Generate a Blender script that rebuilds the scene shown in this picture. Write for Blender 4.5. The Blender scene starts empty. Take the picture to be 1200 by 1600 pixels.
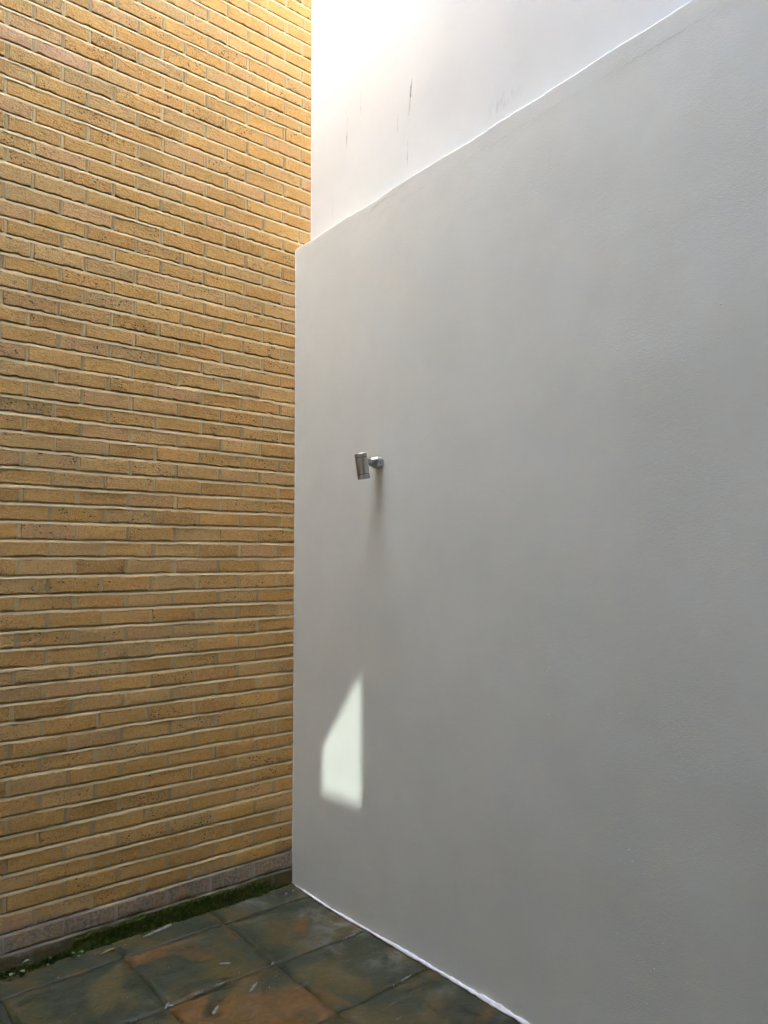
import bpy, math, random
from mathutils import Matrix, Vector, noise

# ------------------------------------------------------------------ camera, sky, sun, exposure
sc = bpy.context.scene
COL = sc.collection
F_PX, YAW, PITCH, ROLL = 1136.93, 0.691178, 0.0724473, -0.0031237
CAM = Vector((-2.09564, -3.28207, 1.62543))
fw = Vector((math.sin(YAW) * math.cos(PITCH), math.cos(YAW) * math.cos(PITCH), math.sin(PITCH)))
rt0 = Vector((math.cos(YAW), -math.sin(YAW), 0))
up0 = rt0.cross(fw)
rt = rt0 * math.cos(ROLL) + up0 * math.sin(ROLL)
up = -rt0 * math.sin(ROLL) + up0 * math.cos(ROLL)
cam = bpy.data.cameras.new('camera')
cam.sensor_fit = 'VERTICAL'
cam.sensor_height = 36.0
cam.lens = 36.0 * F_PX / 1600.0
cam.clip_start, cam.clip_end = 0.05, 500.0
cam_obj = bpy.data.objects.new('camera', cam)
COL.objects.link(cam_obj)
cam_obj.matrix_world = Matrix(((rt.x, up.x, -fw.x, CAM.x), (rt.y, up.y, -fw.y, CAM.y), (rt.z, up.z, -fw.z, CAM.z), (0, 0, 0, 1)))
sc.camera = cam_obj

SUN_EL, SUN_AZ = math.radians(52), math.radians(250)
SUN_DIR = Vector((math.sin(SUN_AZ) * math.cos(SUN_EL), math.cos(SUN_AZ) * math.cos(SUN_EL), math.sin(SUN_EL)))
world = bpy.data.worlds.new('World')
sc.world = world
world.use_nodes = True
wn = world.node_tree
sky = wn.nodes.new('ShaderNodeTexSky')
sky.sky_type = 'NISHITA'
sky.sun_disc = False
sky.sun_elevation, sky.sun_rotation = SUN_EL, SUN_AZ
sky.dust_density = 3.2
wn.links.new(sky.outputs[0], wn.nodes['Background'].inputs[0])
wn.nodes['Background'].inputs[1].default_value = 0.15
sun = bpy.data.lights.new('sun', 'SUN')
sun.energy, sun.angle, sun.color = 2.0, math.radians(0.55), (1.0, 0.96, 0.9)
sun_obj = bpy.data.objects.new('sun', sun)
COL.objects.link(sun_obj)
sun_obj.rotation_euler = SUN_DIR.to_track_quat('Z', 'Y').to_euler()

vs = sc.view_settings
vs.view_transform, vs.look, vs.gamma, vs.use_curve_mapping = 'Standard', 'None', 1.0, False
vs.exposure = 6.38
sc.cycles.max_bounces = 8
sc.cycles.diffuse_bounces = 5
sc.cycles.adaptive_threshold = 0.01
sc.cycles.use_denoising = True

# ------------------------------------------------------------------ measures
X_LEFT, Y_REAR = -3.2, -4.6          # inner faces of the other two walls
ROOF, OPEN_X, OPEN_Y = 7.5, -2.4, -2.0   # roof soffit and the edges of the open shaft
WALL_TOP, SUN_BLOCK_TOP = 7.8, 12.6
LEDGE = 3.348                        # top of the thicker lower part of the white wall
SET_BACK = 0.098                     # the upper white wall stands this far behind the lower one
rnd = random.Random(7)


def fbm(x, y, z, octaves=3):
    s, a = 0.0, 1.0
    for _ in range(octaves):
        s += a * noise.noise((x, y, z))
        x, y, z, a = x * 2.03 + 7.1, y * 2.03 + 1.7, z * 2.03 + 3.3, a * 0.5
    return s


def project(p):
    d = Vector(p) - CAM
    w = d.dot(fw)
    if w < 0.05:
        return None
    return 600 + F_PX * d.dot(rt) / w, 800 - F_PX * d.dot(up) / w


# ------------------------------------------------------------------ object helpers
def mesh_obj(name, verts, faces, material, parent=None, smooth=False):
    me = bpy.data.meshes.new(name)
    me.from_pydata(verts, [], faces)
    me.materials.append(material)
    if smooth:
        me.polygons.foreach_set('use_smooth', [True] * len(me.polygons))
    o = bpy.data.objects.new(name, me)
    COL.objects.link(o)
    if parent:
        o.parent = parent
    return o


def empty(name, loc=(0, 0, 0)):
    o = bpy.data.objects.new(name, None)
    COL.objects.link(o)
    o.location = loc
    return o


def tag(o, label=None, cat=None, group=None, kind=None):
    for k, v in (('label', label), ('category', cat), ('group', group), ('kind', kind)):
        if v:
            o[k] = v
    return o


BOX_F = [(0, 1, 3, 2), (4, 6, 7, 5), (0, 4, 5, 1), (2, 3, 7, 6), (0, 2, 6, 4), (1, 5, 7, 3)]


def box_vf(a, b):
    return [(x, y, z) for x in (a[0], b[0]) for y in (a[1], b[1]) for z in (a[2], b[2])], BOX_F


class Geo:
    def __init__(self):
        self.v, self.f, self.c = [], [], []

    def add(self, v, f, col=None):
        n = len(self.v)
        self.v += v
        self.f += [tuple(i + n for i in q) for q in f]
        if col is not None:
            self.c += [col] * len(v)

    def build(self, name, material, parent=None, smooth=False):
        o = mesh_obj(name, self.v, self.f, material, parent, smooth)
        if self.c:
            at = o.data.color_attributes.new('tint', 'FLOAT_COLOR', 'POINT')
            at.data.foreach_set('color', [x for c in self.c for x in c])
        return o


# ------------------------------------------------------------------ material helpers
class Mat:
    def __init__(self, name, rough=0.7, spec=0.4):
        self.m = bpy.data.materials.new(name)
        self.m.use_nodes = True
        self.t = self.m.node_tree
        self.b = self.t.nodes['Principled BSDF']
        self.b.inputs['Roughness'].default_value = rough
        self.b.inputs['Specular IOR Level'].default_value = spec
        self.pos = self.n('ShaderNodeNewGeometry').outputs['Position']

    def n(self, kind, **kw):
        nd = self.t.nodes.new(kind)
        for k, v in kw.items():
            setattr(nd, k, v)
        return nd

    def link(self, a, sock):
        if hasattr(a, 'is_linked') or isinstance(a, bpy.types.NodeSocket):
            self.t.links.new(a, sock)
        else:
            if sock.type == 'RGBA' and len(a) == 3:
                a = (*a, 1)
            sock.default_value = a

    def math(self, op, a, b=0.0, c=0.0, clamp=False):
        nd = self.n('ShaderNodeMath', operation=op, use_clamp=clamp)
        for i, q in enumerate((a, b, c)):
            self.link(q, nd.inputs[i])
        return nd.outputs[0]

    def scaled(self, sx, sy, sz, off=(0, 0, 0), rot=(0, 0, 0)):
        nd = self.n('ShaderNodeMapping')
        self.link(self.pos, nd.inputs['Vector'])
        nd.inputs['Scale'].default_value = (sx, sy, sz)
        nd.inputs['Location'].default_value = off
        nd.inputs['Rotation'].default_value = rot
        return nd.outputs[0]

    def noise(self, scale, detail=3, rough=0.55, vec=None, dist=0.0):
        nd = self.n('ShaderNodeTexNoise')
        self.link(vec if vec is not None else self.pos, nd.inputs['Vector'])
        nd.inputs['Scale'].default_value = scale
        nd.inputs['Detail'].default_value = detail
        nd.inputs['Roughness'].default_value = rough
        nd.inputs['Distortion'].default_value = dist
        return nd.outputs[0]

    def voronoi(self, scale, vec=None, feature='F1', rand=1.0):
        nd = self.n('ShaderNodeTexVoronoi', feature=feature)
        self.link(vec if vec is not None else self.pos, nd.inputs['Vector'])
        nd.inputs['Scale'].default_value = scale
        nd.inputs['Randomness'].default_value = rand
        return nd.outputs['Distance']

    def step(self, x, lo, hi, a=0.0, b=1.0):
        nd = self.n('ShaderNodeMapRange', interpolation_type='SMOOTHSTEP')
        self.link(x, nd.inputs[0])
        for i, q in enumerate((lo, hi, a, b)):
            nd.inputs[i + 1].default_value = q
        return nd.outputs[0]

    def mix(self, fac, a, b, blend='MIX'):
        nd = self.n('ShaderNodeMix', data_type='RGBA', blend_type=blend)
        self.link(fac, nd.inputs[0])
        self.link(a, nd.inputs[6])
        self.link(b, nd.inputs[7])
        return nd.outputs[2]

    def xyz(self):
        nd = self.n('ShaderNodeSeparateXYZ')
        self.link(self.pos, nd.inputs[0])
        return nd.outputs

    def bump(self, height, dist, strength=1.0):
        nd = self.n('ShaderNodeBump')
        nd.inputs['Strength'].default_value = strength
        nd.inputs['Distance'].default_value = dist
        self.link(height, nd.inputs['Height'])
        if self.b.inputs['Normal'].is_linked:
            self.t.links.new(self.b.inputs['Normal'].links[0].from_socket, nd.inputs['Normal'])
        self.t.links.new(nd.outputs[0], self.b.inputs['Normal'])

    def colour(self, c):
        self.link(c, self.b.inputs['Base Color'])

    def rough(self, r):
        self.link(r, self.b.inputs['Roughness'])


def damp_mask(M):
    """cement smear and rising damp at the foot of the brick wall, and green algae lowest of all"""
    x, y, z = M.xyz()
    wob = M.math('MULTIPLY', M.math('SUBTRACT', M.noise(8, 2), 0.5), 0.10)
    grey = M.step(M.math('ADD', z, wob), 0.155, 0.185, 1, 0)
    wob2 = wob
    green = M.step(M.math('ADD', z, wob2), 0.06, 0.1, 1, 0)
    # the far end near the white wall stays cleaner brick
    return grey, green


def brick_material(name, from_attribute):
    M = Mat(name, 0.9, 0.12)
    if from_attribute:
        nd = M.n('ShaderNodeAttribute', attribute_name='tint')
        col, pit = nd.outputs['Color'], nd.outputs['Alpha']
    else:
        nd = M.n('ShaderNodeObjectInfo')
        col, pit = nd.outputs['Color'], nd.outputs['Alpha']
    n1 = M.noise(16, 3, 0.6)
    n2 = M.noise(70, 4, 0.65)
    n3 = M.noise(170, 3, 0.65)
    c = M.mix(M.step(n1, 0.3, 0.72), M.mix(0.5, col, (0.88, 0.80, 0.66), 'MULTIPLY'), M.mix(0.45, col, (0.61, 0.36, 0.125)))
    c = M.mix(M.step(n2, 0.5, 0.70, 0, 0.6), c, (0.64, 0.40, 0.15))
    c = M.mix(M.step(n2, 0.47, 0.32, 0, 0.6), c, (0.33, 0.175, 0.05))
    cr = M.noise(34, 3, 0.6, M.scaled(0.7, 1, 1.7, (1, 2, 3), (0, 0.5, 0)), 1.5)
    crack = M.math('MULTIPLY', M.step(M.math('ABSOLUTE', M.math('SUBTRACT', cr, 0.5)), 0.022, 0.006), M.step(n1, 0.44, 0.6))
    c = M.mix(M.math('MULTIPLY', crack, 0.6), c, (0.20, 0.10, 0.028))
    c = M.mix(M.step(n3, 0.5, 0.66, 0, 0.5), c, (0.66, 0.45, 0.20))
    c = M.mix(M.step(n3, 0.44, 0.32, 0, 0.5), c, (0.30, 0.165, 0.05))
    # greyed, lime-washed skin on part of the faces
    c = M.mix(M.step(M.noise(9, 3, 0.6, M.scaled(1, 1, 1.6, (3, 1, 5))), 0.54, 0.72, 0, 0.55), c, (0.46, 0.335, 0.13))
    # small black burnt specks and pits, gathered in clusters
    clus = M.noise(11, 3, 0.6, M.scaled(1, 1, 1.4, (9, 4, 2)))
    clus = M.math('ADD', clus, M.math('MULTIPLY', pit, 0.22))
    v1 = M.voronoi(120, M.scaled(1, 1, 1.15, (0, 0, 0), (0, 0.5, 0)))
    v2 = M.voronoi(46, M.scaled(1, 1, 1.4, (2, 0, 1), (0, -0.5, 0)))
    spots1 = M.math('MULTIPLY', M.step(v1, 0.30, 0.20), M.step(clus, 0.56, 0.70))
    spots2 = M.math('MULTIPLY', M.step(M.math('ADD', v2, M.math('MULTIPLY', M.math('SUBTRACT', n3, 0.5), 0.25)), 0.26, 0.17), M.step(clus, 0.64, 0.74))
    spots = M.math('MAXIMUM', spots1, spots2)
    c = M.mix(M.math('MULTIPLY', spots, 0.92), c, (0.045, 0.042, 0.048))
    lime = M.math('MULTIPLY', M.step(M.voronoi(60, M.scaled(1, 1, 1, (5, 5, 5))), 0.17, 0.1), M.step(M.noise(13, 2), 0.62, 0.7))
    c = M.mix(M.math('MULTIPLY', lime, 0.7), c, (0.6, 0.56, 0.48))
    grey, green = damp_mask(M)
    c = M.mix(M.math('MULTIPLY', grey, M.step(n1, 0.3, 0.6, 0.45, 0.9)), c, M.mix(M.step(n2, 0.35, 0.7), (0.17, 0.145, 0.11), (0.34, 0.305, 0.25)))
    c = M.mix(M.math('MULTIPLY', green, 0.8), c, (0.06, 0.06, 0.022))
    M.colour(c)
    # relief: drag creases, sand, pits
    crease = M.noise(42, 3, 0.62, M.scaled(0.75, 1, 1.9, (0, 0, 0), (0, 0.45, 0)), 1.2)
    M.bump(crease, 0.0075, 0.6)
    M.bump(n3, 0.0016, 0.7)
    return M.m


def mortar_material():
    M = Mat('mortar', 0.9, 0.2)
    x, y, z = M.xyz()
    n1, n2 = M.noise(9, 4), M.noise(150, 4, 0.65)
    c = M.mix(M.step(n1, 0.35, 0.7), (0.62, 0.49, 0.27), (0.54, 0.425, 0.23))
    c = M.mix(M.step(n2, 0.5, 0.75, 0, 0.45), c, (0.67, 0.54, 0.315))
    c = M.mix(M.step(n2, 0.40, 0.26, 0, 0.4), c, (0.38, 0.28, 0.13))
    nd = M.n('ShaderNodeAttribute', attribute_name='tint')
    c = M.mix(1.0, c, nd.outputs['Color'], 'MULTIPLY')
    grey, green = damp_mask(M)
    c = M.mix(M.math('MULTIPLY', grey, 0.8), c, (0.33, 0.295, 0.24))
    c = M.mix(M.math('MULTIPLY', green, 0.75), c, (0.09, 0.085, 0.04))
    M.colour(c)
    M.bump(n2, 0.0012, 0.6)
    M.bump(M.noise(45, 2), 0.003, 0.5)
    return M.m


def plaster_material(name, fine, flecks, scuffs=(), white=(0.778, 0.80, 0.735)):
    M = Mat(name, 0.55, 0.35)
    x, y, z = M.xyz()
    n = M.noise(3.2, 4)
    c = M.mix(M.step(n, 0.35, 0.68), white, tuple(q * 0.958 for q in white))
    if scuffs:
        wob = M.noise(55, 2)
        brk = M.step(M.noise(38, 2, 0.6, M.scaled(1, 1, 0.3)), 0.34, 0.62)
    for (y0, z0, y1, z1, w, amount) in scuffs:      # dark rubbed streaks
        dy, dz = y1 - y0, z1 - z0
        L2 = dy * dy + dz * dz
        t = M.math('DIVIDE', M.math('ADD', M.math('MULTIPLY', M.math('SUBTRACT', y, y0), dy), M.math('MULTIPLY', M.math('SUBTRACT', z, z0), dz)), L2, clamp=True)
        ey = M.math('SUBTRACT', M.math('SUBTRACT', y, y0), M.math('MULTIPLY', t, dy))
        ez = M.math('SUBTRACT', M.math('SUBTRACT', z, z0), M.math('MULTIPLY', t, dz))
        d = M.math('SQRT', M.math('ADD', M.math('MULTIPLY', ey, ey), M.math('MULTIPLY', ez, ez)))
        d = M.math('ADD', d, M.math('MULTIPLY', M.math('SUBTRACT', wob, 0.5), w * 1.6))
        fade = M.math('MULTIPLY', M.step(d, w, w * 0.2), M.math('MULTIPLY', brk, M.math('ADD', 0.25, M.math('MULTIPLY', M.math('MULTIPLY', t, M.math('SUBTRACT', 1.0, t)), 3.0))))
        c = M.mix(M.math('MULTIPLY', fade, amount), c, (0.22, 0.22, 0.22))
    M.colour(c)
    # paint-roller stipple, stronger in patches, and brushed sand under the paint
    patch = M.step(M.noise(1.7, 3, 0.5, M.scaled(1, 1, 1, (4, 2, 9))), 0.36, 0.66, 0.35, 1.0)
    st = M.noise(230, 2, 0.6)
    nb = M.n('ShaderNodeBump')
    nb.inputs['Distance'].default_value = 0.0013 * fine
    M.link(M.math('MULTIPLY', patch, 0.75), nb.inputs['Strength'])
    M.link(st, nb.inputs['Height'])
    M.t.links.new(nb.outputs[0], M.b.inputs['Normal'])
    nb2 = M.n('ShaderNodeBump')
    nb2.inputs['Distance'].default_value = 0.0011 * fine
    M.link(M.step(M.noise(2.6, 3, 0.55, M.scaled(1, 1, 1.5, (8, 3, 2))), 0.36, 0.70, 0.25, 0.75), nb2.inputs['Strength'])
    M.link(M.noise(62, 3, 0.65, M.scaled(1, 0.8, 1.2, (0, 0, 0), (0.5, 0, 0)), 0.3), nb2.inputs['Height'])
    M.t.links.new(nb.outputs[0], nb2.inputs['Normal'])
    M.t.links.new(nb2.outputs[0], M.b.inputs['Normal'])
    return M.m


def slate_material(name):
    M = Mat(name, 0.5, 0.22)
    info = M.n('ShaderNodeObjectInfo')
    sep = M.n('ShaderNodeSeparateColor')
    M.link(info.outputs['Color'], sep.inputs[0])
    rust_amt = sep.outputs[0]
    shift = M.n('ShaderNodeVectorMath', operation='ADD')
    M.link(M.pos, shift.inputs[0])
    comb = M.n('ShaderNodeCombineXYZ')
    M.link(M.math('MULTIPLY', sep.outputs[1], 9.0), comb.inputs[0])
    M.link(M.math('MULTIPLY', sep.outputs[1], 5.0), comb.inputs[1])
    M.link(comb.outputs[0], shift.inputs[1])
    p = shift.outputs[0]
    n1 = M.noise(3.4, 5, 0.55, p, 0.7)
    n2 = M.noise(20, 5, 0.6, p)
    n3 = M.noise(130, 4, 0.6)
    c = M.mix(M.step(n2, 0.3, 0.7), (0.022, 0.026, 0.013), (0.050, 0.055, 0.031))
    olive = M.step(M.noise(4.5, 4, 0.55, p, 0.4), 0.45, 0.62)
    c = M.mix(M.math('MULTIPLY', olive, 0.85), c, (0.080, 0.060, 0.018))
    r = M.step(M.math('ADD', n1, M.math('MULTIPLY', M.math('SUBTRACT', rust_amt, 0.5), 0.5)), 0.52, 0.70)
    r = M.math('MULTIPLY', r, M.step(n2, 0.2, 0.55, 0.5, 1.0))
    c = M.mix(r, c, M.mix(M.step(n2, 0.4, 0.65), (0.105, 0.050, 0.012), (0.150, 0.082, 0.024)))
    # pale bloom of dust and cement film, wiped in streaks
    fl = M.noise(6, 5, 0.65, M.scaled(1.0, 1.0, 1, (2, 6, 1), (0, 0, 0.8)), 0.4)
    x, y, z = M.xyz()
    near = M.step(M.math('ADD', x, M.math('MULTIPLY', y, 0.25)), -0.55, -0.1)
    film = M.math('MULTIPLY', M.step(fl, 0.46, 0.72), M.math('ADD', 0.12, M.math('MULTIPLY', near, 0.75)))
    c = M.mix(film, c, (0.20, 0.195, 0.165))
    streak = M.math('MULTIPLY', M.step(M.noise(9, 4, 0.6, M.scaled(0.8, 3.0, 1, (1, 3, 0), (0, 0, 0.5))), 0.64, 0.72), 0.45)
    c = M.mix(streak, c, (0.16, 0.15, 0.125))
    M.colour(c)
    M.rough(M.step(n2, 0.25, 0.75, 0.42, 0.68))
    M.bump(M.noise(24, 3, 0.62, M.scaled(1, 1, 1), 0.5), 0.006, 0.6)
    M.bump(n3, 0.0015, 0.6)
    return M.m


def plain(name, col, rough=0.8, spec=0.3, var=0.15, scale=20, bump=0.0):
    M = Mat(name, rough, spec)
    d = tuple(q * (1 - var) for q in col)
    M.colour(M.mix(M.step(M.noise(scale, 4), 0.3, 0.7), d, col))
    if bump:
        M.bump(M.noise(scale * 4, 4), bump, 0.7)
    return M.m


def steel_material(name, rough, col, axis='Z'):
    M = Mat(name, rough, 0.5)
    M.b.inputs['Metallic'].default_value = 1.0
    br = M.noise(600, 2, 0.5, M.scaled(1, 1, 0.06))
    M.colour(M.mix(br, tuple(q * 0.85 for q in col), col))
    M.rough(rough)
    M.b.inputs['Anisotropic'].default_value = 0.4
    M.b.inputs['Anisotropic Rotation'].default_value = 0.25
    tg = M.n('ShaderNodeTangent', direction_type='RADIAL', axis=axis)
    M.link(tg.outputs[0], M.b.inputs['Tangent'])
    return M.m


brick_mat = brick_material('brick', False)
brick_mass_mat = brick_material('brick_courses', True)
mortar_mat = mortar_material()
SCUFFS = [(-0.340, 3.975, -0.329, 3.800, 0.006, 0.95), (-0.846, 3.915, -0.825, 3.745, 0.008, 1.0),
          (-0.455, 4.05, -0.450, 3.86, 0.004, 0.5), (-0.746, 3.79, -0.742, 3.70, 0.004, 0.6),
          (-0.816, 3.62, -0.811, 3.50, 0.004, 0.6), (-0.383, 3.735, -0.374, 3.727, 0.004, 1.0),
          (-1.33, 3.50, -1.47, 3.515, 0.045, 0.28), (-0.21, 3.60, -0.205, 3.46, 0.003, 0.4)]
lower_plaster = plaster_material('painted_render', 1.0, True)
upper_plaster = plaster_material('smooth_painted_render', 0.35, False, SCUFFS, (0.725, 0.74, 0.705))  # white darkened in the colour to offset the strong light up here
bead_paint = plain('thick_white_paint', (0.82, 0.82, 0.81), 0.5, 0.4, 0.05, 60, 0.004)
slate = slate_material('slate')
grout = plain('slab_bedding', (0.055, 0.05, 0.038), 0.9, 0.2, 0.5, 40, 0.004)
other_wall = plain('weathered_render', (0.14, 0.122, 0.098), 0.85, 0.3, 0.12, 3)
pale_wall = plain('pale_render', (0.52, 0.49, 0.43), 0.85, 0.3, 0.12, 3)
ground_mat = plain('bare_ground', (0.09, 0.08, 0.06), 0.95, 0.2, 0.4, 2)

# ------------------------------------------------------------------ surroundings out of frame
tag(mesh_obj('ground', [(-120, -120, -0.3), (120, -120, -0.3), (120, 120, -0.3), (-120, 120, -0.3)], [(0, 1, 2, 3)], ground_mat), kind='structure')


def structure_boxes(name, boxes, material):
    g = Geo()
    for a, b in boxes:
        g.add(*box_vf(a, b))
    return tag(g.build(name, material), kind='structure')


structure_boxes('wall_rear', [((X_LEFT - 0.25, Y_REAR - 0.25, -0.3), (0.4, Y_REAR, ROOF))], other_wall)
structure_boxes('roof', [((X_LEFT - 0.25, Y_REAR - 0.25, ROOF + 0.002), (OPEN_X, -0.002, ROOF + 0.25)),
                         ((OPEN_X + 0.002, Y_REAR - 0.25, ROOF + 0.002), (SET_BACK - 0.004, OPEN_Y, ROOF + 0.25))], other_wall)
structure_boxes('sun_block_wall', [((OPEN_X - 0.25, OPEN_Y - 0.3, ROOF + 0.254), (OPEN_X, -0.004, SUN_BLOCK_TOP))], other_wall)  # unseen upstand added to keep direct sun out of the shaft

# opening added to the left-hand wall, cut to the sun patch's outline; sun comes through it and
# falls on the foot of the white wall
PATCH = [(-0.576, 1.118), (-0.266, 0.732), (-0.267, 0.514), (-0.574, 0.524)]     # y, z on the plane x = 0


def back_along_sun(y, z, x):
    t = x / SUN_DIR.x
    return (x, y + SUN_DIR.y * t, z + SUN_DIR.z * t)


hole_in = [back_along_sun(y, z, X_LEFT) for y, z in PATCH]
hole_out = [back_along_sun(y, z, X_LEFT - 0.25) for y, z in PATCH]
rim_in = [(X_LEFT, Y_REAR + 0.002, ROOF), (X_LEFT, -0.002, ROOF), (X_LEFT, -0.002, -0.3), (X_LEFT, Y_REAR + 0.002, -0.3)]
rim_out = [(X_LEFT - 0.25, q[1], q[2]) for q in rim_in]
vv = rim_in + hole_in + rim_out + hole_out
ff = []
for i in range(4):
    j = (i + 1) % 4
    ff += [(i, j, 4 + j, 4 + i), (8 + j, 8 + i, 12 + i, 12 + j), (4 + i, 4 + j, 12 + j, 12 + i), (i, 8 + i, 8 + j, j)]
wall_left = tag(mesh_obj('wall_left', vv, ff, pale_wall), kind='structure')
Mg = Mat('sun_filter_glass', 0.1)
tr = Mg.n('ShaderNodeBsdfTransparent')
tr.inputs[0].default_value = (0.024, 0.0275, 0.0275, 1)  # dark tint added to weaken the sun through the opening
gl = Mg.n('ShaderNodeBsdfGlossy')
gl.inputs['Roughness'].default_value = 0.05
mx = Mg.n('ShaderNodeMixShader')
mx.inputs[0].default_value = 0.04
Mg.t.links.new(tr.outputs[0], mx.inputs[1])
Mg.t.links.new(gl.outputs[0], mx.inputs[2])
Mg.t.links.new(mx.outputs[0], Mg.t.nodes['Material Output'].inputs[0])
pane = [back_along_sun(y, z, X_LEFT - 0.12) for y, z in PATCH]
cy_ = sum(q[1] for q in pane) / 4
cz_ = sum(q[2] for q in pane) / 4
pane = [(q[0], cy_ + (q[1] - cy_) * 1.03, cz_ + (q[2] - cz_) * 1.03) for q in pane]
mesh_obj('sun_filter_pane', pane, [(0, 1, 2, 3)], Mg.m, wall_left)  # added filter sheet across the sun patch opening

# ------------------------------------------------------------------ brick wall
ZL = [0.0932, 0.1678, 0.2485, 0.3259, 0.4004, 0.475, 0.5499, 0.6249, 0.7002, 0.7799, 0.848, 0.9221, 0.9982, 1.0737, 1.1425, 1.2141, 1.2935, 1.3662, 1.4427, 1.5106, 1.5883, 1.6662, 1.7391, 1.8174, 1.8925, 1.966, 2.0422, 2.1187, 2.1909, 2.2652, 2.3388, 2.4161, 2.491, 2.5687, 2.6439, 2.7147, 2.7895, 2.8661, 2.9386, 3.0175, 3.0912, 3.1659, 3.2474, 3.3299, 3.3988, 3.4688, 3.5447, 3.6242, 3.7022, 3.7795, 3.858, 3.9282, 4.0042]
ZR = [0.0808, 0.1682, 0.2388, 0.316, 0.3912, 0.4733, 0.5489, 0.6182, 0.6988, 0.7685, 0.8495, 0.9261, 1.0033, 1.076, 1.1509, 1.2174, 1.2907, 1.3665, 1.4402, 1.5165, 1.5973, 1.6692, 1.7447, 1.8228, 1.8977, 1.9728, 2.046, 2.1191, 2.1947, 2.2706, 2.3422, 2.4185, 2.4911, 2.5716, 2.6425, 2.7161, 2.7944, 2.8708, 2.9389, 3.0193, 3.0949, 3.1625, 3.2434, 3.321, 3.3938, 3.4741, 3.5475, 3.6247, 3.7059, 3.7799, 3.8614, 3.9432, 4.0253, 4.0937, 4.175, 4.2438, 4.3255, 4.4011, 4.4806, 4.5642, 4.6403, 4.7167, 4.7855]
while ZL[-1] < 4.77:
    ZL.append(ZL[-1] + 0.0772)
while ZR[-1] < WALL_TOP + 0.1:
    ZR.append(ZR[-1] + 0.0765)
while len(ZL) < len(ZR):
    ZL.append(ZL[-1] + (ZR[len(ZL)] - ZL[-1]) * 0.5 + 0.0385)
K0 = -2                                  # lowest course
ZL = [ZL[0] - 0.078] + ZL                # bottom line of course K0
ZR = [ZR[0] - 0.078] + ZR
N_COURSES = len(ZR) - 1
JOINT = 0.0165


def course_line(i, x):
    """height of the underside of course i (0 = lowest) at x, with the small waviness of hand laying"""
    t = (x + 1.42) / 1.42
    t = max(-0.35, min(t, 1.1))
    return ZL[i] + (ZR[i] - ZL[i]) * t + 0.0022 * noise.noise((x * 3.1, i * 7.7, 0.3)) + 0.0008 * noise.noise((x * 11, i * 3.7, 4.3))


PALETTE = [((0.540, 0.326, 0.110), 36), ((0.565, 0.334, 0.098), 18), ((0.575, 0.374, 0.150), 16), ((0.555, 0.340, 0.158), 9),
           ((0.450, 0.260, 0.082), 12), ((0.470, 0.320, 0.140), 12), ((0.550, 0.303, 0.092), 8)]
PINK = (0.580, 0.370, 0.230)


def pick_tint():
    r = rnd.uniform(0, sum(w for _, w in PALETTE))
    for c, w in PALETTE:
        r -= w
        if r <= 0:
            break
    k = rnd.uniform(0.90, 1.08)
    return tuple(q * k for q in c) + (rnd.random() ** 1.3,)


# hand-made bricks: a handful of meshes of one size, ragged outline, soft arrises, a slightly bellied face
BW, BH = 0.207, 0.0585


def brick_mesh_data(seed, nx=19, nz=3):
    r = random.Random(seed)
    ox, oz = r.uniform(0, 50), r.uniform(0, 50)
    nicks = [(r.uniform(0.05, 0.95), r.random() < 0.35, r.uniform(0.002, 0.0065)) for _ in range(r.randrange(0, 4))]
    v, f = [], []
    us = [0.0, 0.008, 0.022] + [0.022 + 0.956 * (i / (nx - 5)) for i in range(1, nx - 5)] + [0.978, 0.992, 1.0]
    ws = [0.0, 0.03, 0.075, 0.925, 0.97, 1.0]
    nu, nw = len(us), len(ws)
    for j, w in enumerate(ws):
        for i, u in enumerate(us):
            x, z = (u - 0.5) * BW, (w - 0.5) * BH
            edge_u, edge_w = i in (0, nu - 1), j in (0, nw - 1)
            n1 = noise.noise((ox + u * 5.5, oz + (3 if w > 0.5 else 9), 1.0)) + 0.6 * noise.noise((ox + u * 17, oz + (3 if w > 0.5 else 9), 5.0))
            k = abs(w - 0.5) * 2
            z += (0.0066 if w < 0.5 else 0.0048) * n1 * k
            for nu_, nw_, dp in nicks:
                if (w > 0.5) == nw_ and k > 0.8 and abs(u - nu_) < 0.06:
                    z -= dp * (1 if w > 0.5 else -1) * (1 - abs(u - nu_) / 0.06)
            x += 0.0022 * noise.noise((ox + (2 if u > 0.5 else 7), oz + w * 3, 2.0)) * abs(u - 0.5) * 2
            if i in (0, nu - 1) and j in (0, nw - 1):
                x *= 0.988
                z *= 0.93
            y = 0.0010 * noise.noise((ox + u * 3, oz + w * 0.4, 8.0)) + 0.0004 * noise.noise((ox + u * 13, oz + w * 5, 3.0))
            if edge_u or edge_w:
                y += 0.0011 + 0.0007 * noise.noise((ox + u * 9, oz + w * 4, 6.0))
            v.append((x, y, z))
    for j in range(nw - 1):
        for i in range(nu - 1):
            a = j * nu + i
            f.append((a, a + 1, a + nu + 1, a + nu))
    rim = [i for i in range(nu)] + [j * nu + nu - 1 for j in range(1, nw)] + [(nw - 1) * nu + i for i in range(nu - 2, -1, -1)] + [j * nu for j in range(nw - 2, 0, -1)]
    n = len(v)
    m = len(rim)
    v += [v[q] for q in rim]                 # own copies, so that the arris stays sharp
    for q in rim:
        v.append((v[q][0] * 0.995, 0.035, v[q][2] * 0.98))
    for i in range(m):
        j = (i + 1) % m
        f.append((n + i, n + m + i, n + m + j, n + j))
    return v, f


VARIANTS = [brick_mesh_data(100 + i) for i in range(28)]
VAR_MESH = []
for v, f in VARIANTS:
    me = bpy.data.meshes.new('brick')
    me.from_pydata(v, [], f)
    me.materials.append(brick_mat)
    me.polygons.foreach_set('use_smooth', [True] * len(me.polygons))
    VAR_MESH.append(me)

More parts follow.
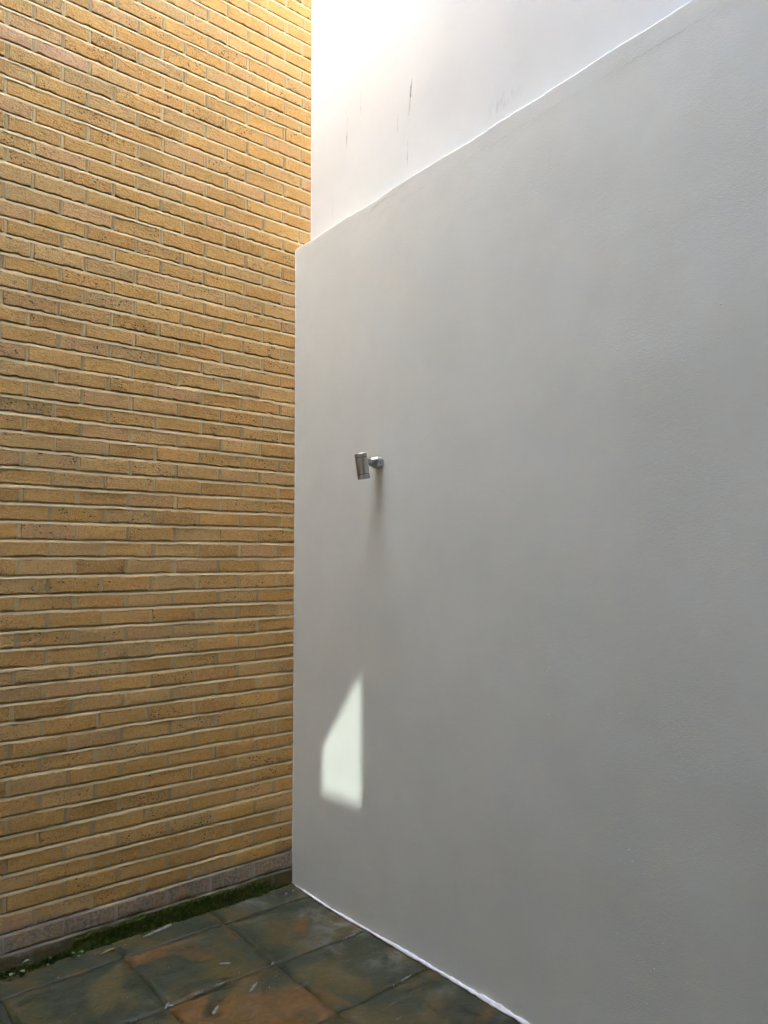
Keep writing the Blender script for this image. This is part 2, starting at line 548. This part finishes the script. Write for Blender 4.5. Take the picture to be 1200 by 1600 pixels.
brick_wall = tag(empty('brick_wall'), 'yellow stock brick wall with pale struck mortar, mossy at its foot', 'brick wall')
bricks, mort = [], Geo()


def ribbon(geo, rows, col):
    """rows: list of equal-length point lists"""
    n = len(rows[0])
    v = [p for r in rows for p in r]
    f = [(j * n + i, j * n + i + 1, (j + 1) * n + i + 1, (j + 1) * n + i) for j in range(len(rows) - 1) for i in range(n - 1)]
    geo.add(v, f, col)


for i in range(N_COURSES):
    k = i + K0
    x_end = 0.012 if course_line(i, 0) + 0.03 < LEDGE else SET_BACK + 0.012
    top_n = max(0.0, min(1.0, (k - 38) / 14))
    L = 0.225 + 0.006 * top_n
    phase = (0.2265 - 0.0006 * min(k, 60)) if k % 2 else (0.112 - 0.0007 * min(k, 60))
    js, n = [], -1
    while True:
        xj = -(phase + n * L) + rnd.uniform(-0.0035, 0.0035)
        if xj < X_LEFT - 0.3:
            break
        if xj < x_end - 0.012:
            js.append(xj)
        n += 1
    ends = [x_end] + js
    for a, b in zip(ends[:-1], ends[1:]):
        x1, x0 = a - (0.0082 if a != x_end else 0.0), b + 0.0082
        cx = (x0 + x1) / 2
        zb0, zb1 = course_line(i, x0), course_line(i, x1)
        zt = course_line(i + 1, cx) - JOINT
        zb = (zb0 + zb1) / 2
        h = max(0.045, zt - zb) + rnd.uniform(-0.0015, 0.002)
        ang = math.atan2(zb1 - zb0, x1 - x0)
        bricks.append((i, cx, zb + h / 2, x1 - x0, h, ang))
    # perpends
    for xj in js:
        zb, zt = course_line(i, xj) - 0.003, course_line(i + 1, xj) - JOINT + 0.004
        wdt = 0.0098 + rnd.uniform(-0.003, 0.003)
        lean = rnd.uniform(-0.003, 0.003)
        flip = 1 if rnd.random() < 0.7 else -1
        rows = []
        for s in range(5):
            t = s / 4
            nn = [0.0014 * noise.noise((xj * 31 + q * 5, t * 3, i * 1.3)) for q in range(6)]
            zz = zb + (zt - zb) * t
            c = xj + lean * (t - 0.5)
            prof = [(-wdt - 0.004, 0.012), (-wdt - 0.001, 0.0018 + flip * 0.001), (-wdt * 0.3, 0.0008 + flip * 0.0008), (wdt * 0.4, 0.0006 - flip * 0.0008), (wdt + 0.001, 0.0014 - flip * 0.0012), (wdt + 0.004, 0.012)]
            rows.append([(c + px + nn[q] * 1.5, py + nn[q] * 0.6, zz) for q, (px, py) in enumerate(prof)])
        g = rnd.uniform(0.62, 0.84)
        ribbon(mort, rows, (g, g * 0.93, g * 0.82, 1))
    # bed joint below course i: weather-struck, set back under the brick above, flush with the one below
    xs, x = [], X_LEFT - 0.2
    while x < x_end - 0.001:
        xs.append(x)
        x += 0.013 if x > -1.9 else 0.12
    xs.append(x_end)
    prof_rows = [[] for _ in range(7)]
    for x in xs:
        z = course_line(i, x)
        a = noise.noise((x * 16, i * 5.1, 2.2))
        b = noise.noise((x * 45, i * 3.3, 7.2))
        c = noise.noise((x * 6, i * 9.1, 1.2))
        low = JOINT + 0.0014 + 0.0034 * a + 0.0024 * b
        for q, (dz, y) in enumerate([(0.008, 0.014), (0.0005, 0.0125), (-0.0046 - 0.0014 * a - 0.0010 * b, 0.0105), (-0.0056 - 0.0014 * a - 0.0010 * b, 0.0018 + 0.0008 * c), (-low + 0.0022, -0.0007 + 0.0006 * b + 0.0006 * c), (-low, -0.0003 + 0.0006 * b), (-low - 0.001, 0.014)]):
            prof_rows[q].append((x, y, z + dz))
    g = rnd.uniform(0.93, 1.05)
    ribbon(mort, prof_rows, (g, g, g * 0.99, 1))

mort.add(*box_vf((X_LEFT - 0.25, 0.016, -0.3), (0.4, 0.33, WALL_TOP)), (0.8, 0.8, 0.8, 1))
mort.build('mortar', mortar_mat, brick_wall)


def shown_area(b):
    i, cx, cz, w, h, ang = b
    inside, tot = 0, 0
    for a in range(9):
        for c in range(3):
            q = project((cx + (a / 8 - 0.5) * w, 0, cz + (c / 2 - 0.5) * h))
            tot += 1
            if q and 0 <= q[0] <= 1200 and 0 <= q[1] <= 1600:
                inside += 1
    if not inside:
        return 0.0
    q0, q1 = project((cx - w / 2, 0, cz)), project((cx + w / 2, 0, cz))
    q2, q3 = project((cx, 0, cz - h / 2)), project((cx, 0, cz + h / 2))
    return inside / tot * abs(q1[0] - q0[0]) * abs(q2[1] - q3[1])


areas = sorted(((shown_area(b), n) for n, b in enumerate(bricks)), reverse=True)
single = {n for a, n in areas[:300] if a > 0}
PINK_SPOTS = [(-1.30, 3.86), (-1.42, 3.86), (-1.18, 3.86), (0.06, 3.70), (0.06, 3.55), (-1.36, 0.20)]
mass = Geo()
for n, (i, cx, cz, w, h, ang) in enumerate(bricks):
    tint = pick_tint()
    if any(abs(cx - px) < 0.1 and abs(cz - pz) < 0.04 for px, pz in PINK_SPOTS):
        tint = PINK + (0.1,)
    vi = rnd.randrange(len(VARIANTS))
    fl = rnd.choice((1, -1))
    y = rnd.uniform(-0.0018, 0.0012)
    tw = rnd.uniform(-0.008, 0.008)
    M4 = Matrix.Translation((cx, y, cz)) @ Matrix.Rotation(-ang, 4, 'Y') @ Matrix.Rotation(tw, 4, 'Z') @ (Matrix.Rotation(math.pi, 4, 'Y') if fl < 0 else Matrix.Identity(4)) @ Matrix.Diagonal((w / BW, 1, h / BH, 1))
    if n in single:
        o = bpy.data.objects.new('brick', VAR_MESH[vi])
        COL.objects.link(o)
        o.parent = brick_wall
        o.matrix_basis = M4
        o.color = tint
    elif areas and (cz < 5.6 and cx > -2.4):
        v, f = VARIANTS[vi]
        mass.add([tuple(M4 @ Vector(p)) for p in v], f, tint)
    else:
        v, f = box_vf((-BW / 2, 0.0, -BH / 2), (BW / 2, 0.035, BH / 2))
        mass.add([tuple(M4 @ Vector(p)) for p in v], f, tint)
tag(mass.build('brick_courses', brick_mass_mat, brick_wall, True), kind='stuff')

# ------------------------------------------------------------------ white walls
def ledge_z(y):
    return LEDGE + 0.008 * -y + 0.0040 * noise.noise((y * 7, 0.4, 1.1)) + 0.0022 * noise.noise((y * 24, 2.4, 1.1))


def lower_x(y, z):
    d = 0.0036 * fbm(y * 1.3, z * 1.3, 0.5, 3) + 0.0011 * fbm(y * 6, z * 6, 3.5, 2) + 0.0005 * fbm(y * 21, z * 21, 6.5, 2)
    below = ledge_z(y) - z                       # a patched band runs along the top
    line = 0.086 + 0.006 * noise.noise((y * 2.2, 5.5, 0.2))
    d -= max(0.0, 0.0006 + 0.0012 * noise.noise((y * 1.7, 8.8, 0.4))) * max(0.0, min(1.0, (line - below) / 0.02 + 0.5))
    if below < 0.12:
        d += 0.0012 * fbm(y * 30, z * 30, 9.5, 2) * (1 if -1.0 < y < -0.5 else 0.35)
    if z < 0.35:                                 # rougher foot
        d += 0.0016 * fbm(y * 11, z * 14, 2.5, 3) * (0.35 - z) / 0.35
    return d


ys = [0.03 - 0.02 * i for i in range(int(2.8 / 0.02))]
while ys[-1] > Y_REAR - 0.1:
    ys.append(ys[-1] - 0.12)
nzr = 168
rows, arris, cap = [], [], []
for y in ys:
    zt = ledge_z(y) - 0.006
    col = []
    for j in range(nzr + 1):
        z = -0.12 + (zt + 0.12) * j / nzr
        col.append((lower_x(y, z), y, z))
    xx = lower_x(y, zt)
    rows.append(col)
    arris.append([(xx, y, zt), (xx + 0.0022 + 0.0012 * noise.noise((y * 50, 1, 1)), y, zt + 0.0035)])
    cap.append([arris[-1][1], (SET_BACK + 0.02, y, zt + 0.007)])
g = Geo()
ribbon(g, rows, None)
ribbon(g, arris, None)
ribbon(g, cap, None)
white_low = g.build('rendered_wall', lower_plaster, None, True)
tag(white_low, 'thick white painted render wall with the spotlight, its top a narrow ledge', 'wall')

ys2 = [0.03 - 0.03 * i for i in range(int(2.8 / 0.03))]
while ys2[-1] > Y_REAR - 0.1:
    ys2.append(ys2[-1] - 0.12)
zs2 = [3.2 + 0.03 * j for j in range(int(2.4 / 0.03))] + [5.6 + 0.22 * j for j in range(11)]
rows = []
for y in ys2:
    col = [(SET_BACK + 0.0030 * fbm(y * 1.1, z * 1.1, 12.5, 3) + 0.0005 * fbm(y * 8, z * 5, 2.5, 2), y, z) for z in zs2]
    rows.append(col + [(0.4, y, zs2[-1])])
g = Geo()
ribbon(g, rows, None)
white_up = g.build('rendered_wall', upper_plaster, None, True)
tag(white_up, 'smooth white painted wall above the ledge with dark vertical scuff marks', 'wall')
tag(structure_boxes('wall_core', [((0.14, Y_REAR - 0.2, -0.3), (0.398, 0.02, 7.75))], other_wall), kind='structure')


def bead(name, pts, radius, material, parent, seg=7):
    """an uneven bead of paint along a line of points"""
    g = Geo()
    rings = []
    for n, p in enumerate(pts):
        a = Vector(pts[max(0, n - 1)])
        b = Vector(pts[min(len(pts) - 1, n + 1)])
        d = (b - a).normalized()
        s = d.cross(Vector((0, 0, 1)) if abs(d.z) < 0.8 else Vector((0, 1, 0))).normalized()
        t = s.cross(d).normalized()
        r = radius(n, p)
        ring = [tuple(Vector(p) + (s * math.cos(q * 2 * math.pi / seg) + t * math.sin(q * 2 * math.pi / seg)) * r * (1 + 0.25 * noise.noise((n * 0.7, q * 1.9, 3.3)))) for q in range(seg)]
        rings.append(ring + [ring[0]])
    ribbon(g, rings, None)
    return g.build(name, material, parent, True)


zz = [0.0 + 0.011 * n for n in range(int(3.35 / 0.011))]
bead('paint_edge', [(lower_x(-0.004, z) - 0.0004, -0.0030 + 0.0014 * noise.noise((z * 21, 0.3, 0.7)) + 0.001 * noise.noise((z * 67, 0.3, 0.7)), z) for z in zz],
     lambda n, p: 0.0022 + 0.0013 * noise.noise((p[2] * 40, 1.1, 2.2)) + 0.0008 * noise.noise((p[2] * 9, 4.1, 2.2)), bead_paint, white_low)
zz = [3.355 + 0.02 * n for n in range(100)]
bead('paint_edge', [(SET_BACK - 0.0005, -0.0028 + 0.0012 * noise.noise((z * 21, 6.3, 0.7)), z) for z in zz],
     lambda n, p: 0.0018 + 0.0010 * noise.noise((p[2] * 40, 7.1, 2.2)), bead_paint, white_up)

# ------------------------------------------------------------------ floor of slate slabs
def floor_z(x, y):
    z = 0.002 + 0.012 * max(0.0, -y - 0.9) * (1 if x > -1.2 else 0.5)
    z -= 0.014 * math.exp(-((y + 0.35) / 0.35) ** 2) * max(0.0, min(1.0, (x + 0.6) / 0.5))
    return max(-0.02, z)


floor = tag(mesh_obj('floor', *box_vf((X_LEFT, Y_REAR, -0.2), (0.11, 0.016, -0.017)), grout), kind='structure')
XS = [0.004, -0.467, -0.926, -1.386, -1.848, -2.31, -2.77, X_LEFT]
YS = [-0.003, -0.163, -0.613, -1.040, -1.49, -1.94, -2.39, -2.84, -3.29, -3.74, -4.19, Y_REAR]
VISIBLE = {(0, 0), (1, 0), (2, 0), (3, 0), (0, 1), (1, 1), (2, 1), (3, 1), (0, 2), (1, 2), (2, 2), (0, 3)}
RUST = {(0, 0): 0.35, (1, 0): 0.25, (2, 0): 0.35, (3, 0): 0.45, (0, 1): 0.42, (1, 1): 0.62, (2, 1): 0.32, (3, 1): 0.55,
        (0, 2): 0.52, (1, 2): 0.78, (2, 2): 0.5, (0, 3): 0.45}


def slab_geo(x0, x1, y0, y1, seed, n=14):
    """x0>x1, y0>y1; riven face and ragged edges; local to the slab's centre"""
    gp = 0.0019
    x0, x1, y0, y1 = x0 - gp, x1 + gp, y0 - gp, y1 + gp
    cx, cy = (x0 + x1) / 2, (y0 + y1) / 2
    v, f = [], []
    tilt = (noise.noise((seed, 1, 1)) * 0.006, noise.noise((seed, 5, 1)) * 0.006)
    for j in range(n + 1):
        for i in range(n + 1):
            u, w = i / n, j / n
            x, y = x1 + (x0 - x1) * u, y1 + (y0 - y1) * w
            ed = min(u, 1 - u, w, 1 - w)
            if i in (0, n):
                x += 0.0030 * noise.noise((y * 28, seed * 3.1, 0.5)) * (1 if i == 0 else -1)
            if j in (0, n):
                y += 0.0030 * noise.noise((x * 28, seed * 1.7, 3.5)) * (1 if j == 0 else -1)
                if j == n and -1.20 < x < -1.06 and y0 < -0.1 and y0 > -0.3:
                    y -= 0.012                                       # the broken edge by the brick wall
            z = floor_z(x, y) + 0.0022 * fbm(x * 5, y * 5, seed, 3) + tilt[0] * (u - 0.5) + tilt[1] * (w - 0.5)
            if ed == 0:
                z -= 0.0013 + 0.0010 * noise.noise((x * 40, y * 40, 1))
            v.append((x - cx, y - cy, z))
    s = n + 1
    for j in range(n):
        for i in range(n):
            a = j * s + i
            f.append((a, a + 1, a + s + 1, a + s))
    rim = list(range(s)) + [j * s + n for j in range(1, s)] + [n * s + i for i in range(n - 1, -1, -1)] + [j * s for j in range(n - 1, 0, -1)]
    b = len(v)
    for q in rim:
        v.append((v[q][0], v[q][1], -0.035))
    for i in range(len(rim)):
        f.append((rim[i], b + i, b + (i + 1) % len(rim), rim[(i + 1) % len(rim)]))
    return v, f, cx, cy


field = Geo()
for a in range(len(XS) - 1):
    for b in range(len(YS) - 1):
        seed = a * 7.3 + b * 3.9 + 1.7
        vis = (a, b) in VISIBLE
        v, f, cx, cy = slab_geo(XS[a], XS[a + 1], YS[b], YS[b + 1], seed, 16 if vis else 6)
        if vis:
            o = mesh_obj('slab', v, f, slate, floor, True)
            o.location = (cx, cy, 0)
            o.color = (RUST[(a, b)], (seed * 0.37) % 1, 0, 1)
        else:
            field.add([(p[0] + cx, p[1] + cy, p[2]) for p in v], f)
o = tag(field.build('slab_field', slate, floor, True), kind='stuff')
o.color = (0.5, 0.3, 0, 1)

# ragged line of white paint where the render meets the slabs
pts, y = [], -0.035
while y > -2.6:
    pts.append((-0.003 - 0.003 * noise.noise((y * 8, 1, 1)) - 0.002 * noise.noise((y * 31, 4, 1)), y, floor_z(-0.01, y) + 0.003))
    y -= 0.009


def foot_radius(n, p):
    base = 0.0032 + 0.0042 * max(0.0, min(1.0, (-p[1] - 0.15) / 0.9))
    return max(0.0015, base * (1 + 0.7 * noise.noise((p[1] * 7, 3.3, 0.1)) + 0.7 * noise.noise((p[1] * 38, 8.3, 0.1))))


bead('paint_line', pts, foot_radius, bead_paint, white_low, 8)

# ------------------------------------------------------------------ wall spotlight
steel = steel_material('brushed_steel', 0.30, (0.56, 0.53, 0.49))
knuckle_steel = plain('turned_steel', (0.42, 0.41, 0.40), 0.3, 0.5, 0.1, 200)
knuckle_steel.node_tree.nodes['Principled BSDF'].inputs['Metallic'].default_value = 1.0
steel_pale = steel_material('satin_steel', 0.34, (0.50, 0.495, 0.48), 'X')
dark_gap = plain('rubber_seal', (0.02, 0.02, 0.02), 0.6)
Ml = Mat('lamp_glass', 0.12, 0.6)
Ml.colour((0.45, 0.45, 0.43))


def lathe(name, prof, material, parent, M4, seg=40, close=True):
    """prof: list of (radius, along); axis is local z"""
    v, f = [], []
    for r, h in prof:
        for s in range(seg):
            a = 2 * math.pi * s / seg
            v.append(tuple(M4 @ Vector((r * math.cos(a), r * math.sin(a), h))))
    for j in range(len(prof) - 1):
        for s in range(seg):
            t = (s + 1) % seg
            f.append((j * seg + s, j * seg + t, (j + 1) * seg + t, (j + 1) * seg + s))
    if close:
        f.append(tuple(range(seg))[::-1])
        f.append(tuple((len(prof) - 1) * seg + s for s in range(seg)))
    o = mesh_obj(name, v, f, material, parent, True)
    for p in o.data.polygons:
        if len(p.vertices) > 4:
            p.use_smooth = False
    mod = o.modifiers.new('edges', 'EDGE_SPLIT')
    mod.split_angle = math.radians(18)
    return o


LY, LZ = -0.7225, 2.0905
lamp = tag(empty('wall_spotlight', (0, LY, LZ)), 'small brushed steel cylinder spotlight on a round bracket on the white wall', 'spotlight')
Mx = Matrix.Rotation(-math.pi / 2, 4, 'Y')         # local z -> world -x
lathe('wall_plate', [(0.0270, -0.004), (0.0275, 0.0), (0.0280, 0.0335), (0.0272, 0.0345)], steel_pale, lamp, Mx)
lathe('knuckle', [(0.0268, 0.0343), (0.0266, 0.0365), (0.0170, 0.057), (0.0160, 0.060), (0.0160, 0.090)], knuckle_steel, lamp, Mx)
head_c = Vector((-0.1040, 0.0, -0.0225))
Mh = Matrix.Translation(head_c) @ Matrix.Rotation(math.radians(-10.5), 4, 'Y')
R0 = 0.0285
body = lathe('lamp_body', [(R0 - 0.001, -0.0365), (R0, -0.0355), (R0, 0.0370), (R0 - 0.001, 0.0380)], steel, lamp, Mh)
lathe('seal_ring', [(R0 - 0.0024, -0.0400), (R0 - 0.0024, -0.0355)], dark_gap, body, Mh, close=False)
lathe('seal_ring', [(R0 - 0.0024, 0.0370), (R0 - 0.0024, 0.0410)], dark_gap, body, Mh, close=False)
lathe('end_cap', [(R0 - 0.001, 0.0400), (R0, 0.0410), (R0, 0.0562), (R0 - 0.0015, 0.0578), (R0 - 0.0060, 0.0578), (R0 - 0.0066, 0.0560)], steel, lamp, Mh)
bez = lathe('bezel', [(R0 - 0.0050, -0.0520), (R0 - 0.0040, -0.0590), (R0 - 0.0010, -0.0590), (R0, -0.0578), (R0, -0.0400), (R0 - 0.001, -0.0390)], steel, lamp, Mh, close=False)
lathe('lens', [(R0 - 0.0048, -0.0560), (R0 - 0.0048, -0.0545)], Ml.m, bez, Mh)
Ms = Matrix.Translation((-0.02, -0.0275, -0.006)) @ Matrix.Rotation(math.pi / 2, 4, 'X')
lathe('grub_screw', [(0.0030, -0.001), (0.0030, 0.0006), (0.0016, 0.0006), (0.0014, -0.0006)], dark_gap, lamp, Ms, 12)

# ------------------------------------------------------------------ moss, weeds, leaf litter
Mm = Mat('moss', 0.9, 0.2)
nm = Mm.noise(60, 4)
cm = Mm.mix(Mm.step(Mm.noise(9, 3), 0.35, 0.68), (0.028, 0.052, 0.007), (0.068, 0.080, 0.012))
Mm.colour(Mm.mix(Mm.step(nm, 0.4, 0.72), cm, (0.115, 0.145, 0.024)))
moss = Geo()
r = random.Random(31)


def cover(x):
    """how thickly the moss grows along the foot of the wall"""
    c = 0.95 if -1.02 < x < -0.28 else (0.5 if -1.45 < x < -0.08 else 0.2)
    return max(0.0, min(1.0, c + 0.35 * noise.noise((x * 6, 0.2, 0.3))))


def tuft(p, nrm, size):
    d = (Vector(nrm) + Vector((r.uniform(-0.7, 0.7), r.uniform(-0.7, 0.7), r.uniform(-0.5, 0.8)))).normalized()
    s = d.cross(Vector((r.uniform(-1, 1), r.uniform(-1, 1), r.uniform(-1, 1)))).normalized() * size * 0.34
    p = Vector(p)
    e = p + d * size
    m = p + d * size * 0.5 + Vector((0, 0, -size * 0.1))
    moss.add([tuple(p - s * 0.5), tuple(m - s), tuple(e), tuple(m + s), tuple(p + s * 0.5)], [(0, 1, 2, 3, 4)])


# cushion body
rows = []
x = -1.9
while x < -0.02:
    c = cover(x)
    top = course_line(1, x) - 0.014 - 0.012 * (1 - c) + 0.006 * noise.noise((x * 22, 1.5, 0))
    z0 = floor_z(x, -0.01)
    if c < 0.55:
        top = z0 + 0.008 + 0.05 * max(0, c - 0.15) + 0.006 * noise.noise((x * 30, 3.5, 0))
    row = []
    for q in range(8):
        t = q / 7
        zz_ = z0 - 0.004 + (top - z0) * t
        bulge = (0.006 + 0.012 * (1 - t) ** 2) * (0.4 + 0.6 * c)
        row.append((x, -bulge - 0.003 * noise.noise((x * 45, zz_ * 45, 2)) + (0.012 if q == 7 else 0), zz_))
    rows.append(row)
    x += 0.008
ribbon(moss, rows, None)
for _ in range(15000):
    x = r.uniform(-1.9, -0.03)
    c = cover(x)
    if r.random() > c + 0.12:
        continue
    z0, top = floor_z(x, -0.01), course_line(1, x) - 0.012
    if c < 0.55:
        top = z0 + 0.010 + 0.05 * max(0, c - 0.15)
    t = r.random()
    zz_ = z0 + (top - z0) * t
    tuft((x, -(0.004 + 0.012 * (1 - t) ** 2) * (0.4 + 0.6 * c) - max(0.0, 0.006 * noise.noise((x * 38, zz_ * 38, 7.7))), zz_), (0, -1, 0.35), r.uniform(0.003, 0.0075))
for _ in range(5500):                        # creeping out along the joint with the slabs
    x = r.uniform(-1.6, -0.06)
    y = -abs(r.gauss(0, 0.012)) - 0.006
    if noise.noise((x * 9, 4.4, 0.3)) < -0.15:
        y *= 0.4
    tuft((x, y, floor_z(x, y)), (0, -0.3, 1), r.uniform(0.003, 0.007))
tag(moss.build('moss', Mm.m), 'dark green moss growing along the foot of the brick wall', 'moss', kind='stuff')

leaf_mat = plain('weed_leaf', (0.17, 0.26, 0.10), 0.5, 0.5, 0.35, 120)
stem_mat = plain('weed_stem', (0.12, 0.14, 0.04), 0.6)
straw = plain('dry_leaf', (0.26, 0.22, 0.065), 0.7, 0.3, 0.4, 90)


def leaf_geo(base, direction, length, width, tilt):
    d = Vector(direction).normalized()
    s = d.cross(Vector((0, 0, 1))).normalized()
    upv = s.cross(d).normalized()
    b = Vector(base)
    v, f = [], []
    for i in range(7):
        t = i / 6
        w = width * 0.5 * math.sin(math.pi * min(1, t * 0.86 + 0.10)) ** 0.8
        c = b + d * length * t + upv * (tilt * length * t * (1 - t))
        v += [tuple(c - s * w + upv * w * 0.25), tuple(c), tuple(c + s * w + upv * w * 0.25)]
    for i in range(6):
        for q in (0, 1):
            a = i * 3 + q
            f.append((a, a + 1, a + 4, a + 3))
    return v, f


def seedling(x, y, label, leaves):
    z = floor_z(x, y)
    o = tag(empty('weed_seedling', (x, y, z)), label, 'weed', 'weeds sprouting from the moss')
    for (dx, dy, hgt, ax, ay, az, ln, wd) in leaves:
        tip = Vector((dx, dy, hgt))
        g = Geo()
        seg = [Vector((dx * t * t, dy * t, hgt * t)) for t in (0, 0.35, 0.7, 1)]
        rings = []
        for p in seg:
            rg = [tuple(p + Vector((math.cos(q * 2.1), math.sin(q * 2.1), 0)) * 0.0009) for q in range(3)]
            rings.append(rg + [rg[0]])
        ribbon(g, rings, None)
        g.build('stem', stem_mat, o)
        g = Geo()
        g.add(*leaf_geo(tip, (ax, ay, az), ln * 1.35, wd * 1.35, 0.3))
        g.build('leaf', leaf_mat, o, True)
    return o


seedling(-1.305, -0.028, 'largest little green weed, three round leaves at the left end of the moss',
         [(-0.012, -0.010, 0.020, -0.6, -0.7, 0.15, 0.020, 0.017), (0.012, -0.012, 0.022, 0.5, -0.8, 0.0, 0.016, 0.014), (0.020, -0.004, 0.044, 0.7, -0.5, 0.35, 0.022, 0.018)])
seedling(-1.075, -0.030, 'small pale green weed in the moss nearest the slab joint and dry leaf',
         [(-0.008, -0.006, 0.022, -0.7, -0.6, 0.2, 0.013, 0.011), (0.008, -0.008, 0.018, 0.8, -0.6, 0.1, 0.014, 0.010), (0.002, -0.014, 0.009, 0.1, -1, 0.0, 0.013, 0.009)])
seedling(-1.185, -0.026, 'tiny yellowish sprout between the two larger weeds in the moss',
         [(0.002, -0.006, 0.030, 0.4, -0.8, 0.2, 0.009, 0.007), (-0.003, -0.010, 0.012, -0.3, -0.9, 0.0, 0.010, 0.008)])
g = Geo()
g.add(*leaf_geo((0, 0, 0), (1, 0.10, 0.02), 0.072, 0.014, 0.12))
o = g.build('dry_leaf', straw, None, True)
o.location = (-0.995, -0.088, floor_z(-0.99, -0.09) + 0.006)
so = o.modifiers.new('thickness', 'SOLIDIFY')
so.thickness = 0.0008
tag(o, 'narrow dry yellow leaf lying on the slab beside the moss', 'leaf')

# ------------------------------------------------------------------ cement and paint spots dropped on the slabs
spots_mat = plain('dried_paint_spots', (0.27, 0.26, 0.235), 0.8, 0.3, 0.4, 70, 0.002)
splash = Geo()


def blot(x, y, rx, ry, ang, n=12, rag=0.35):
    ring = []
    for q in range(n):
        a = 2 * math.pi * q / n
        k = 1 + rag * noise.noise((math.cos(a) * 1.6 + x * 40, math.sin(a) * 1.6 + y * 40, 0.5)) * 2
        px, py = rx * k * math.cos(a), ry * k * math.sin(a)
        X, Y = x + px * math.cos(ang) - py * math.sin(ang), y + px * math.sin(ang) + py * math.cos(ang)
        ring.append((X, Y, floor_z(X, Y) + 0.0042))
    v = ring + [(x, y, floor_z(x, y) + 0.0062)] + [(p[0], p[1], p[2] - 0.01) for p in ring]
    f = [(q, (q + 1) % n, n) for q in range(n)] + [(q, n + 1 + q, n + 1 + (q + 1) % n, (q + 1) % n) for q in range(n)]
    splash.add(v, f)


for a in [(-0.735, -0.045, 0.055, 0.008, 0.12), (-0.69, -0.035, 0.028, 0.010, 0.3), (-0.925, -0.600, 0.022, 0.005, 0.75), (-0.915, -0.612, 0.016, 0.005, -0.6),
          (-0.628, -0.478, 0.020, 0.005, -0.55), (-0.045, -0.080, 0.010, 0.005, 0.6), (-0.090, -0.085, 0.012, 0.006, 0.8), (-0.475, -0.600, 0.008, 0.006, 0.3),
          (-0.71, -0.60, 0.020, 0.002, 0.05), (-0.80, -0.607, 0.018, 0.002, 0.02), (-0.62, -0.70, 0.030, 0.006, 0.6), (-0.80, -0.74, 0.022, 0.006, 0.7), (-0.09, -0.62, 0.05, 0.003, 0.03), (-0.13, -1.035, 0.035, 0.003, 0.05)]:
    blot(*a)
for _ in range(75):
    x, y = r.uniform(-1.5, -0.03), -r.uniform(0.05, 1.2)
    s = r.uniform(0.0008, 0.0024)
    blot(x, y, s, s * r.uniform(0.6, 1), r.uniform(0, 3), 7)
o = splash.build('paint_spots', spots_mat)
tag(o, 'pale dried paint and cement spots scattered on the slate slabs', 'paint spots', kind='stuff')

# grains and chips standing proud of the painted render
chips = Geo()
CH = [(-1.694, 2.245, 0.006), (-1.69, 2.225, 0.004), (-2.089, 2.753, 0.006), (-2.306, 2.386, 0.006), (-2.40, 2.18, 0.004), (-1.098, 2.33, 0.005), (-1.588, 2.036, 0.004),
      (-1.469, 2.366, 0.004), (-0.02, 0.355, 0.012), (-0.03, 0.345, 0.010), (-2.10, 2.70, 0.004)]
for _ in range(260):
    y = -r.random() ** 0.8 * 2.5
    z = r.random() ** 1.7 * 3.2 + 0.06
    CH.append((y, z, 0.0014 + 0.0034 * r.random() ** 3))
for y, z, s in CH:
    x = lower_x(y, z)
    n = 6
    ring = [(x + 0.001, y + s * math.cos(q * math.tau / n) * r.uniform(0.7, 1.3), z + s * math.sin(q * math.tau / n) * r.uniform(0.5, 1.0)) for q in range(n)]
    chips.add(ring + [(x - s * 0.55, y, z + s * 0.2)], [(q, (q + 1) % n, n) for q in range(n)])
# hairline trowel ridges and cracks
for pts_, wd, hg in [([(-0.62, 3.272), (-1.08, 3.274), (-1.53, 3.288), (-2.14, 3.285), (-2.5, 3.29)], 0.0030, 0.0004), ([(-1.40, 2.468), (-1.66, 2.482), (-1.95, 2.494), (-2.26, 2.461)], 0.0026, 0.0005),
                    ([(-2.04, 2.11), (-2.12, 2.13), (-2.22, 2.126)], 0.0022, 0.0007), ([(-0.93, 2.08), (-1.01, 2.15), (-1.17, 2.262)], 0.0024, 0.0007),
                    ([(-1.23, 1.682), (-1.36, 1.66), (-1.50, 1.63)], 0.0030, 0.0006), ([(-0.62, 3.30), (-0.72, 3.315), (-0.80, 3.30)], 0.0034, 0.0010),
                    ([(-0.66, 3.318), (-0.78, 3.326), (-0.86, 3.318)], 0.0030, 0.0010), ([(-0.40, 0.42), (-0.55, 0.30), (-0.66, 0.26)], 0.0026, 0.0007), ([(-1.20, 0.60), (-1.34, 0.66), (-1.50, 0.64)], 0.0026, 0.0006)]:
    path = []
    for (ya, za), (yb, zb) in zip(pts_[:-1], pts_[1:]):
        n = max(2, int(math.hypot(yb - ya, zb - za) / 0.008))
        path += [(ya + (yb - ya) * t / n, za + (zb - za) * t / n) for t in range(n)]
    rows = []
    for y, z in path:
        z += 0.0035 * noise.noise((y * 14, z * 3, 0.7)) + 0.0014 * noise.noise((y * 60, z * 3, 4.7))
        x = lower_x(y, z)
        h_ = hg * max(0.0, 0.55 + 1.1 * noise.noise((y * 17, 3.1, wd * 900)))
        rows.append([(x + 0.0006, y, z - wd / 2), (x - h_, y, z + wd * 0.1), (x + 0.0006, y, z + wd / 2)])
    ribbon(chips, rows, None)
tag(chips.build('plaster_grains', lower_plaster, white_low), kind='stuff')
